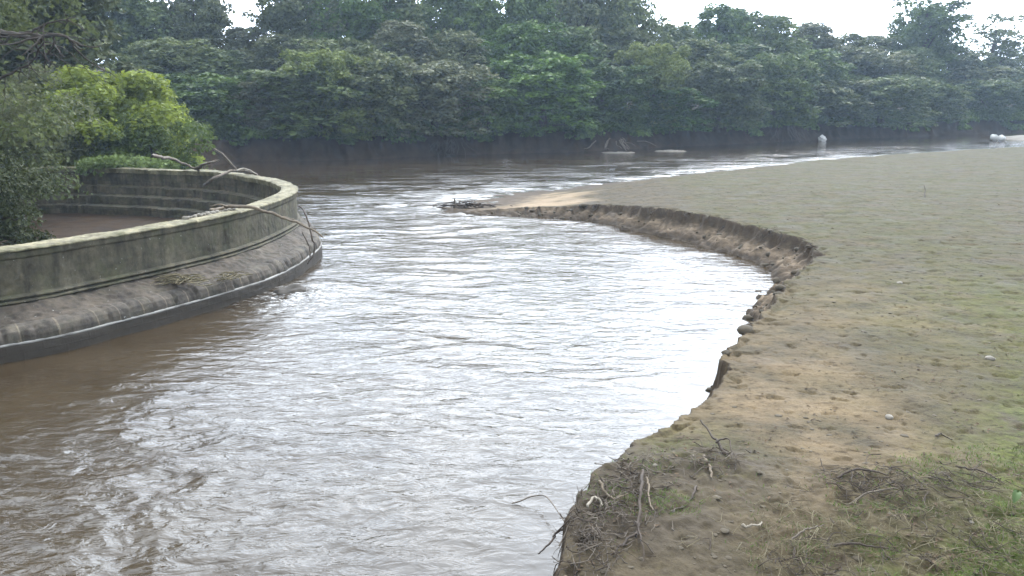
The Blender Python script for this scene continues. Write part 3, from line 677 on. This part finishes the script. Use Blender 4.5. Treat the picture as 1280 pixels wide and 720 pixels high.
centred('dead_branch', [wiggle([on_rim(247, 212, .12), on_rim(258, 205, .35), on_rim(274, 200, .55)], 8, .01, 15, (1.1, .5), .045)], M['bleached_wood'], 'short pale broken stub sticking up from the far rim', 'branch')
centred('dead_branch', [wiggle([on_rim(255, 232, -.3), on_rim(268, 222, .0), on_rim(290, 214, .12), on_rim(305, 213, .12), on_rim(322, 219, .05)], 8, .012, 16, (1, .5), .055)], M['dead_wood'], 'crooked dark branch curling over the far rim near its right-hand bend', 'branch')
centred('dead_branch', [wiggle([on_rim(296, 213, .16), on_rim(308, 212, .16), on_rim(321, 218, .08)], 8, .006, 17, (1, .5), .035)], M['bleached_wood'], 'small white stick on the far rim near its right-hand bend', 'branch')
centred('hanging_vine', [wiggle([atd(374, 258, 20.0), atd(381, 272, 19.4), atd(388, 300, 19.0), atd(390, 318, 18.9), atd(384, 330, 18.7)], 8, .01, 18, (1, .8), .022),
    wiggle([atd(378, 290, 19.2), atd(386, 310, 18.9), atd(389, 324, 18.7)], 8, .01, 19, (1, .8), .018)], M['dark_wood'], 'thin dark vine hanging down the rounded end of the basin', 'vine')
# straw heaps on the ledge
def heap(name, c, n, rad, hh, mat, label, cat, seed, L=.35, r=.006, kind=None):
    g = np.random.default_rng(seed); ps = []
    for k in range(n):
        p = np.array([g.normal(0, rad[0]*.5), g.normal(0, rad[1]*.5), 0]); p[2] = hh*g.random()*math.exp(-(p[0]/rad[0])**2-(p[1]/rad[1])**2)
        a = g.uniform(0, 6.28); l = L*g.uniform(.4, 1.2); d = np.array([math.cos(a), math.sin(a), g.uniform(-.1, .25)])*l
        q = wiggle([p-d*.5, p+g.normal(0, .12*l, 3)*[1, 1, .5], p+d*.5], 4, .006, seed+k, (1, .4), r*g.uniform(.5, 1.6))
        ps.append(q)
    V, Qd = tubes(ps, 4); o = mesh_np(name, V, Qd, mat); o.location = c; return tag(o, label, None if kind else cat, kind=kind)
heap('straw_clump', at(222, 352, .62), 110, (.42, .2), .16, M['stalk'], 'clump of washed-up straw caught on the ledge of the basin', 'straw', 201, .4, .009)
heap('straw_clump', at(288, 346, .55), 50, (.22, .3), .1, M['stalk'], 'small tuft of dry stalks hanging on the ledge nearer the water', 'straw', 401, .35, .007)
# stones on rim
def rock(name, c, s, seed, mat, label=None, cat=None, group=None, sub=2):
    import bmesh
    bm = bmesh.new(); bmesh.ops.create_icosphere(bm, subdivisions=sub, radius=1)
    g = np.random.default_rng(seed); o3 = g.uniform(-9, 9, 3)
    for v in bm.verts:
        p = v.co; k = 1+.35*float(perlin(np.array([p.x*1.3+o3[0]]), np.array([p.y*1.3+p.z*1.7+o3[1]]), seed)[0])+.12*float(perlin(np.array([p.x*3+o3[2]]), np.array([p.y*3-p.z*3]), seed)[0])
        v.co = Vector((p.x*s[0], p.y*s[1], p.z*s[2]))*k
    me = bpy.data.meshes.new(name); bm.to_mesh(me); bm.free(); me.materials.append(mat)
    for p in me.polygons: p.use_smooth = True
    o = bpy.data.objects.new(name, me); C.objects.link(o); o.location = c; o.rotation_euler.z = g.uniform(0, 6)
    if label: tag(o, label, cat, group)
    return o
gg = np.random.default_rng(9)
for i in range(12):
    u = 232+i*5.5; v = float(np.interp(u, [200, 290], [281, 264]))-2.5
    s = gg.uniform(.03, .07)
    rock('stone', on_rim(u, v, .02), (s*1.3, s, s*.7), 60+i, M['pebble'] if i % 3 else M['pebble'], 'one of the small loose stones lying along the near rim', 'stone', 'loose stones on the near rim')
# water-washed boulder at the basin nose
rock('boulder', at(366, 370, -.05), (.42, .35, .2), 81, M['base'], 'dark boulder awash in the riffle at the end of the basin', 'rock', sub=4)
rock('white_rock', at(1028, 175, .12), (.34, .34, .46), 82, M['pale_rock'], 'white rock standing at the waterline of the far bank', 'rock', sub=4)
bpy.data.objects['white_rock'].rotation_euler = (.0, -.8, .3)

# flat bars in the river
def bar(name, u0, u1, v, thick, hgt, mat, label, seed):
    a = np.array(at(u0, v, 0)); b_ = np.array(at(u1, v, 0)); c = (a+b_)/2; hw = np.linalg.norm(b_-a)/2
    gx = np.linspace(-1, 1, 60); gy = np.linspace(-1, 1, 24); GX, GY = np.meshgrid(gx, gy, indexing='ij')
    rr2 = GX**2+GY**2+.5*fbm(GX*2+seed, GY*2, 3, seed); z = hgt*ss(1.05, .3, rr2)-.12+.09*fbm(GX*4, GY*4, 4, seed)
    V = np.stack([GX*hw, GY*thick, z], -1).reshape(-1, 3); n, m = GX.shape
    i = np.arange(n-1)[:, None]*m; j = np.arange(m-1)[None, :]; Qd = np.stack([i+j, i+m+j, i+m+j+1, i+j+1], -1).reshape(-1, 4)
    o = mesh_np(name, V, Qd, mat); o.location = c; tag(o, label, kind='structure')
bar('sandbar', 1232, 1420, 173.5, 3.5, .38, M['pale_sand'], 'pale flat gravel bar in the river at the far right', 3)
bar('sandbar', 812, 862, 189, 1.0, .17, M['pale_sand'], 'small pale mud bar before the far bank', 5)
bar('sandbar', 745, 798, 191, .9, .16, M['pale_sand'], 'low mud bar beside the fallen branches', 7)
for i, u in enumerate((1243, 1252)):
    rock('stone', at(u, 172+i, .3), (.35, .3, .3), 95+i, M['pale_rock'], ['left', 'right'][i]+' one of the two pale boulders on the end of the gravel bar', 'rock')

# roots and fallen wood at the far waterline
def far_roots(u, v, n, spread, hh, label, seed, mat='dead_wood', name='exposed_roots'):
    g = np.random.default_rng(seed); c = np.array(at(u, v, .1)); ps = []
    for k in range(n):
        x = g.normal(0, spread); top = np.array([x*.6, .9+g.uniform(-.3, .3), hh*g.uniform(.6, 1.1)]); bot = np.array([x+g.normal(0, .3), g.uniform(-.5, .2), g.uniform(-.15, .3)])
        ps.append(wiggle([top, (top+bot)/2+g.normal(0, .15, 3), bot], 5, .03, seed+k, (1, .5), g.uniform(.02, .06)))
    V, Qd = tubes(ps, 5); o = mesh_np(name, V, Qd, M[mat]); o.location = c; tag(o, label, 'roots')
far_roots(560, 193, 26, .8, 1.2, 'tangle of exposed roots hanging down the far mud bank', 300, 'dark_wood')
far_roots(770, 188, 14, 1.0, .8, 'pale fallen branches collapsed down the far bank at the water', 340)
far_roots(985, 177, 20, 2.0, 1.3, 'roots hanging down the far bank left of the white rock', 380, 'dark_wood')
centred('leaning_pole', [wiggle([atd(268, 185, 36), atd(282, 196, 35.5), atd(296, 212, 35)], 6, .01, 22, (1, .6), .05)], M['dead_wood'], 'dark stick slanting down into the calm water behind the basin', 'stick')

# driftwood at the spit tip
heap('driftwood_tangle', at(585, 258, .12), 55, (1.0, .25), .2, M['dark_wood'], 'dark tangle of driftwood stranded at the tip of the silt spit', 'driftwood', 500, .7, .022, kind='stuff')
for i, (u, v) in enumerate(((566, 252), (572, 256))):
    p = at(u, 262, 0); centred('stake', [wiggle([(p[0], p[1], -.2), (p[0]+.05, p[1], .15), (p[0]+.08, p[1]+.02, .42-.1*i)], 4, .005, 24+i, (1, .8), .04)], M['dead_wood'], ['taller', 'shorter'][i]+' of two short stakes standing at the spit tip', 'stake')

# ------------------------------------------------------------------ sticks on the near silt
def gz(x, y): return float(ground_height(np.array([x]), np.array([y]))[0])
def on_ground(u, v, lift=.02):
    p = at(u, v, .72); return (p[0], p[1], gz(p[0], p[1])+lift)
def stick(pts, r, mat, label, seed, name='stick', forks=()):
    ps = [wiggle(pts, 8, .006, seed, (1, .45), r)]
    for k, f in enumerate(forks): ps.append(wiggle(f, 7, .006, seed+50+k, (1, .35), r*.65))
    return centred(name, ps, M[mat], label, 'stick')
G = on_ground
a = G(718, 645, .05); stick([a, atd(700, 668, 6.6), atd(684, 683, 6.5), atd(672, 692, 6.4)], .013, 'dark_wood', 'thin dark stick poking out from the bank over the water', 1)
stick([G(880, 585), G(888, 606, .05), G(887, 618, .02)], .017, 'tan_wood', 'short thick pale-barked stick standing at the back of the root heap', 2)
stick([G(905, 580, .02), G(893, 574, .06), G(885, 562, .12), G(875, 552, .2)], .016, 'dark_wood', 'dark broken root stub rearing up behind the root heap', 3, 'root_stub', [[G(893, 574, .06), G(905, 570, .1), G(918, 585, .02)]])
stick([G(803, 620, .1), G(797, 650, .08), G(793, 678, .05), G(780, 695, .03), G(762, 714, .03)], .015, 'dark_wood', 'long dark forked stick running down the front of the root heap', 4, 'stick', [[G(793, 678, .05), G(800, 700, .03), G(803, 716, .02)]])
stick([G(748, 634, .1), G(756, 644, .1), G(770, 650, .07), G(785, 647, .04)], .013, 'tan_wood', 'curved bare stick lying on the left part of the root heap', 5)
stick([G(806, 628, .1), G(810, 645, .08), G(815, 668, .06)], .012, 'tan_wood', 'straight light stick on the front face of the root heap', 6)
stick([G(870, 625), G(862, 640, .04), G(848, 652, .02), G(835, 660, .01)], .011, 'dark_wood', 'thin curved dark twig right of the root heap', 7)
stick([G(735, 665, .1), G(742, 655, .12), G(752, 662, .08)], .012, 'bleached_wood', 'small arched pale root at the left side of the root heap', 8)
stick([at(640, 628, .03)]+[at(682, 623, .12), G(722, 617, .03)], .008, 'dead_wood', 'thin long twig trailing from the bank out over the water', 9)
stick([G(927, 672), G(935, 676, .03), G(946, 675, .03), G(951, 667, .01)], .012, 'bleached_wood', 'white curved peel of bark lying alone on the silt', 10, 'bark_peel')
stick([G(1045, 613, .02), G(1075, 608, .05), G(1110, 612, .04)], .012, 'dark_wood', 'dark stick across the top of the twig mat', 11)
stick([G(1060, 645, .02), G(1085, 640, .05), G(1120, 637, .03)], .010, 'dead_wood', 'pale stick along the lower side of the twig mat', 12)
stick([G(1190, 590, .02), G(1222, 598, .05), G(1255, 612, .03)], .010, 'dark_wood', 'dark stick in the green at right above the leaf', 13)
stick([G(1040, 698, .02), G(1075, 702, .04), G(1115, 702, .02)], .011, 'dark_wood', 'dark stick flat on the moss at the bottom border', 14)
stick([G(990, 690, .02), G(1010, 682, .03), G(1030, 672, .02)], .009, 'dead_wood', 'slanting twig between the bark peel and the moss', 15)
stick([G(1170, 545, .02), G(1180, 541, .03), G(1192, 547, .01)], .010, 'dark_wood', 'short dark twig on the bare silt right of centre', 16)
stick([G(1156, 246, -.02), G(1156, 244, .15), G(1154, 243, .34)], .022, 'dark_wood', 'lone upright twig standing far out on the silt flat', 17)
for i, (u, v) in enumerate(((1125, 352), (1238, 446), (1112, 520), (818, 600), (1213, 664))):
    s = (.05, .06, .04, .02, .018)[i]
    rock('stone', on_ground(u, v, .01), (s*1.4, s, s*.6), 120+i, M['pebble'],
         ['small stone on the open silt below the lone upright twig', 'pale flat stone at the right near the edge of the green', 'little pale stone on the tan silt', 'tiny pebble on the tan silt beside the root heap', 'tiny white stone in the moss'][i], 'stone')
# stuff: root tangle, mats, grass, litter
def scatter_tubes(name, centres, n, L, r, mat, label, seed, lift=.03, curl=.2):
    g = np.random.default_rng(seed); xs = []; 
    P0 = []
    for (u, v, su, sv, wt) in centres:
        k = int(n*wt); uu = g.normal(u, su, k); vv = g.normal(v, sv, k)
        for a_, b_ in zip(uu, vv): P0.append(at(a_, min(b_, 860), .74))
    P0 = np.array(P0); d, _ = chain_dist(P0[:, 0], P0[:, 1], sharp); ok = inside(P0[:, 0], P0[:, 1], field_poly) | (d < .12); P0 = P0[ok]
    ps = []; A3 = []
    for p in P0:
        a_ = g.uniform(0, 6.28); l = L*g.uniform(.3, 1.2); dd = np.array([math.cos(a_), math.sin(a_), 0])*l
        A3.append(np.array([p-dd*.5, p+g.normal(0, curl*l, 3), p+dd*.5]))
    A3 = np.array(A3); zz = ground_height(A3[..., 0].ravel(), A3[..., 1].ravel()).reshape(A3.shape[:2]); zz = np.maximum(zz, zz.max(1)[:, None]-.12)
    A3[..., 2] = zz+g.random(zz.shape)*lift*1.8
    for i, p in enumerate(A3): ps.append(wiggle(p, 4, .004, seed+i, (1, .4), r*g.uniform(.4, 1.5)))
    V, Qd = tubes(ps, 4); o = mesh_np(name, V, Qd, M[mat]); return tag(o, label, kind='stuff')
scatter_tubes('root_tangle', [(770, 640, 30, 32, .5), (735, 690, 22, 26, .35), (890, 590, 18, 10, .08), (820, 610, 30, 14, .15)], 250, .20, .0046, 'dead_wood', 'tangled roots and twigs matted on the crumbling edge of the bank', 1000, .045)
scatter_tubes('dark_roots', [(765, 645, 36, 34, .6), (725, 700, 20, 20, .3), (895, 585, 18, 12, .15)], 170, .18, .0048, 'dark_wood', 'dark roots and stems in the heap at the bank edge', 2500, .04)
scatter_tubes('twig_mat', [(1090, 622, 34, 14, .4), (1200, 610, 34, 14, .2), (1000, 725, 36, 16, .15), (1180, 700, 80, 22, .25)], 330, .26, .0038, 'dark_wood', 'flattened dark twigs washed together on the green silt', 4000, .04)
scatter_tubes('dead_stalks', [(1130, 690, 100, 34, .5), (1230, 640, 60, 40, .3), (1000, 690, 50, 30, .2)], 900, .22, .0028, 'stalk', 'dry flattened stalks lying over the green silt', 6000, .03, .35)
# grass and moss
g = np.random.default_rng(55)
def grass(n, ufn, size, name, mat, label, hgt):
    uu, vv = ufn(n); P = np.array([at(a_, b_, .72) for a_, b_ in zip(uu, vv)])
    keep = fbm(P[:, 0]*2.2, P[:, 1]*2.2, 4, 5) > -.02; P = P[keep]; n = len(P)
    P[:, 2] = ground_height(P[:, 0], P[:, 1]); a_ = g.uniform(0, 6.28, n); wv = size*g.uniform(.5, 1.3, n)
    side = np.stack([np.cos(a_), np.sin(a_), 0*a_], 1)*wv[:, None]; ln = g.normal(0, .8, (n, 2)); hh = hgt*g.uniform(.4, 1.3, n)
    tipv = np.stack([ln[:, 0]*hh, ln[:, 1]*hh, hh], 1); midv = tipv*np.array([.4, .4, .6])
    V = np.stack([P-side, P+side, P+midv+side*.7, P+tipv, P+midv-side*.7], 1).reshape(-1, 3); i = np.arange(n)[:, None]*5
    Qd = np.concatenate([i+np.array([[0, 1, 2, 4]]), ], 0); T3 = i+np.array([[4, 2, 3, 3]])
    me = bpy.data.meshes.new(name); me.from_pydata(V.tolist(), [], Qd.tolist()+(i+np.array([[4, 2, 3]])).tolist()); me.materials.append(M[mat])
    o = bpy.data.objects.new(name, me); C.objects.link(o); return tag(o, label, kind='stuff')
def uf(n):
    u = g.uniform(930, 1330, n); v = g.uniform(555, 800, n); k = (u-930)*.75+(v-555)*1.0+g.normal(0, 40, n) > 175
    u = u[k]; v = v[k]; return u, v
grass(15000, uf, .0035, 'grass', 'grass', 'short sparse green growth on the silt at the lower right', .028)
def uf2(n): return g.normal(820, 45, n), g.normal(630, 28, n)
grass(2600, uf2, .003, 'grass', 'grass', 'thin green shoots among the roots at the bank edge', .03)
# leaf litter
n = 5200; rr_ = g.uniform(0, 1, n); uu = g.uniform(700, 1330, n); vv = 250+560*g.random(n)**1.4
P = np.array([at(a_, b_, .72) for a_, b_ in zip(uu, vv)]); d, _ = chain_dist(P[:, 0], P[:, 1], sharp)
ok = inside(P[:, 0], P[:, 1], field_poly) & (d > .15) & (fbm(P[:, 0]*1.1, P[:, 1]*1.1, 3, 66) > .02); P = P[ok]
P[:, 2] = ground_height(P[:, 0], P[:, 1])+.012
V, Qd = leaves(P, np.tile([[0, 0, 1.]], (len(P), 1)), .022, g, 1.7, .45)
tag(mesh_np('leaf_litter', V, Qd, M['litter'], smooth=False), 'scattered dead leaf scraps and crumbs on the silt', kind='stuff')
# crumbs, clods and slumped blocks of silt
import bmesh
bm = bmesh.new(); bmesh.ops.create_icosphere(bm, subdivisions=2, radius=1); bm.verts.ensure_lookup_table()
IV = np.array([v.co[:] for v in bm.verts]); IT = np.array([[v.index for v in f.verts] for f in bm.faces]); bm.free()
def lumps(name, P, size, flat, mat, label, seed):
    g = np.random.default_rng(seed); VV = []; TT = []
    for i, p in enumerate(P):
        o3 = g.uniform(-50, 50, 2); k = 1+.55*fbm(IV[:, 0]*1.2+o3[0]+IV[:, 2], IV[:, 1]*1.2+o3[1]-IV[:, 2]*.7, 3, seed)[:, None]
        a = g.uniform(0, 6.28); c_, s_ = math.cos(a), math.sin(a); v = IV*k*np.array([1, g.uniform(.5, 1), flat*g.uniform(.6, 1.2)])*size[i]
        VV.append(np.stack([v[:, 0]*c_-v[:, 1]*s_, v[:, 0]*s_+v[:, 1]*c_, v[:, 2]], 1)+p); TT.append(IT+i*len(IV))
    return tag(mesh_np(name, np.vstack(VV), np.vstack(TT), mat), label, kind='stuff')
gk = np.random.default_rng(606); n = 2600
uu = gk.uniform(700, 1330, n); vv = 225+560*gk.random(n)**1.15
P = np.array([at(a_, b_, .72) for a_, b_ in zip(uu, vv)]); d, _ = chain_dist(P[:, 0], P[:, 1], sharp)
ok = inside(P[:, 0], P[:, 1], field_poly) & (d > .1) & (fbm(P[:, 0]*.8, P[:, 1]*.8, 3, 67) > -.05); P = P[ok]
P[:, 2] = ground_height(P[:, 0], P[:, 1]); dd = np.hypot(P[:, 0], P[:, 1])
M['mud'] = mat_simple('mud', [(.3, (.045, .036, .023)), (.5, (.068, .055, .037)), (.7, (.10, .08, .054))], 4, .95, .006)
lumps('silt_crumbs', P, np.minimum(gk.gamma(1.6, .0045, len(P))*(1+dd*.06), .05), .3, M['mud'], 'crumbs and small clods of dried silt scattered over the flat', 607)
cl_ = catmull(sharp[10:24], 40); idx = gk.integers(0, len(cl_)-1, 240); tg = cl_[idx+1]-cl_[idx]; tg /= np.linalg.norm(tg, axis=1)[:, None]+1e-9
nr = np.stack([-tg[:, 1], tg[:, 0]], 1); flip = inside(cl_[idx, 0]+nr[:, 0]*.3, cl_[idx, 1]+nr[:, 1]*.3, field_poly); nr[flip] *= -1
wd_ = np.interp(10+idx/40, np.arange(len(wface)), wface); off = wd_*gk.uniform(.0, 1.15, len(idx))
B = cl_[idx]+nr*off[:, None]; Bz = ground_height(B[:, 0], B[:, 1]); ok = Bz > -.15
lumps('slumped_clods', np.stack([B[:, 0], B[:, 1], Bz], 1)[ok], gk.gamma(2.0, .024, ok.sum()), .6, M['mud'], 'blocks of soil slumped down the eroded face of the bank', 609)
hr = []
for k in range(150):
    i_ = gk.integers(0, len(idx))
    if idx[i_] < 210: continue
    b0 = cl_[idx[i_]]+nr[i_]*.06; z0 = float(ground_height(b0[0:1], b0[1:2])[0]); l_ = gk.uniform(.12, .38)
    b1 = b0+nr[i_]*gk.uniform(.08, .25)+gk.normal(0, .06, 2); b2 = b0+nr[i_]*gk.uniform(.1, .35)+gk.normal(0, .1, 2)
    hr.append(wiggle([(b0[0], b0[1], z0+.03), (b1[0], b1[1], z0-l_*.4), (b2[0], b2[1], z0-l_)], 4, .006, 700+k, (1, .3), gk.uniform(.004, .012)))
V, Qd = tubes(hr, 4); tag(mesh_np('hanging_rootlets', V, Qd, M['dark_wood']), 'fine dark rootlets hanging from the lip of the eroded bank', kind='stuff')
# one broad green leaf at the right edge
lc = on_ground(1266, 640, .04); t = np.linspace(0, 1, 9); VV = []
for k in t:
    w_ = .045*math.sin(math.pi*min(1, k*.95+.05))**.7; z_ = .05*math.sin(k*2.2)
    for s_ in (-1, -.5, 0, .5, 1): VV.append((k*.11-.05, s_*w_*.7, z_+.02*abs(s_)))
i = np.arange(8)[:, None]*5; j = np.arange(4)[None, :]; Qd = np.stack([i+j, i+j+1, i+5+j+1, i+5+j], -1).reshape(-1, 4)
M['fresh_leaf'] = mat_simple('fresh_leaf', [(.3, (.05, .085, .022)), (.7, (.08, .125, .035))], 6, .5, .002)
o = mesh_np('broad_leaf', VV, Qd, M['fresh_leaf']); o.location = lc; o.rotation_euler = (.2, -.25, .9); tag(o, 'single broad bright green leaf at the right border of the moss', 'leaf')

# ------------------------------------------------------------------ air
def box(name, lo, hi, mat):
    v = [(x, y, z) for x in (lo[0], hi[0]) for y in (lo[1], hi[1]) for z in (lo[2], hi[2])]
    f = [(0, 1, 3, 2), (4, 6, 7, 5), (0, 4, 5, 1), (2, 3, 7, 6), (0, 2, 6, 4), (1, 5, 7, 3)]
    me = bpy.data.meshes.new(name); me.from_pydata(v, [], f); me.materials.append(mat); o = bpy.data.objects.new(name, me); C.objects.link(o); return o
HAZE = True
if HAZE:
    m, nt, out = newmat('haze_air'); v = nt.nodes.new('ShaderNodeVolumePrincipled'); v.inputs['Density'].default_value = .0007  # haze volume, also added to stand in for lens bloom over the canopy
    v.inputs['Color'].default_value = (.62, .80, 1, 1); v.inputs['Anisotropy'].default_value = .3
    nt.links.new(v.outputs[0], out.inputs['Volume'])
    tag(box('haze', (-1600, -1600, -2.0), (1600, 1600, 60.0), m), kind='stuff')

# ------------------------------------------------------------------ sky and sun
W = bpy.data.worlds.new('World'); S.world = W; W.use_nodes = True; nt = W.node_tree; nt.nodes.clear(); b = NB(nt)
SUN_EL, SUN_AZ = R(44), R(24)       # ahead of the camera, a little right
sk = b.n('TexSky', sky_type='NISHITA'); sk.sun_disc = False; sk.sun_elevation = SUN_EL; sk.sun_rotation = SUN_AZ
cl = b.noise(b.mapping(b.n('TexCoord').outputs['Generated'], (1, 1, 2.2)), 2.4, 6, .6, .4)
cloud = b.ramp(cl, [(.32, (8.6, 10.5, 13.2)), (.5, (11.3, 12.5, 14.0)), (.68, (15.5, 15.9, 16.4))])
dp = b.n('VectorMath', operation='DOT_PRODUCT'); b.l(b.n('TexCoord').outputs['Generated'], dp.inputs[0])
ge, ga = R(32), R(9); dp.inputs[1].default_value = (math.sin(ga)*math.cos(ge), math.cos(ga)*math.cos(ge), math.sin(ge))
glow = b.math('MULTIPLY_ADD', b.math('POWER', b.math('MAXIMUM', dp.outputs['Value'], 0.0), 3.6), 2.9, 1.0)
gv = b.n('CombineXYZ'); [b.l(glow, gv.inputs[i]) for i in range(3)]
fac = b.ramp(cl, [(.30, (.62,)*3), (.46, (.93,)*3)])
col = b.mix(1.0, b.mix(fac, sk.outputs[0], cloud), gv.outputs[0], 'MULTIPLY')
bg = b.n('Background'); bg.inputs['Strength'].default_value = .10; b.l(col, bg.inputs['Color'])
wo = b.n('OutputWorld'); b.l(bg.outputs[0], wo.inputs['Surface'])
sl = bpy.data.lights.new('sun', 'SUN'); sl.energy = 1.6; sl.angle = R(12); sl.color = (1, .95, .87)
so = bpy.data.objects.new('sun', sl); C.objects.link(so)
dirv = Vector((math.sin(SUN_AZ)*math.cos(SUN_EL), math.cos(SUN_AZ)*math.cos(SUN_EL), math.sin(SUN_EL)))
so.rotation_euler = (-dirv).to_track_quat('-Z', 'Y').to_euler()
S.view_settings.view_transform = 'Standard'; S.view_settings.look = 'None'; S.view_settings.exposure = 1.0; S.view_settings.gamma = 1
S.view_settings.use_curve_mapping = False
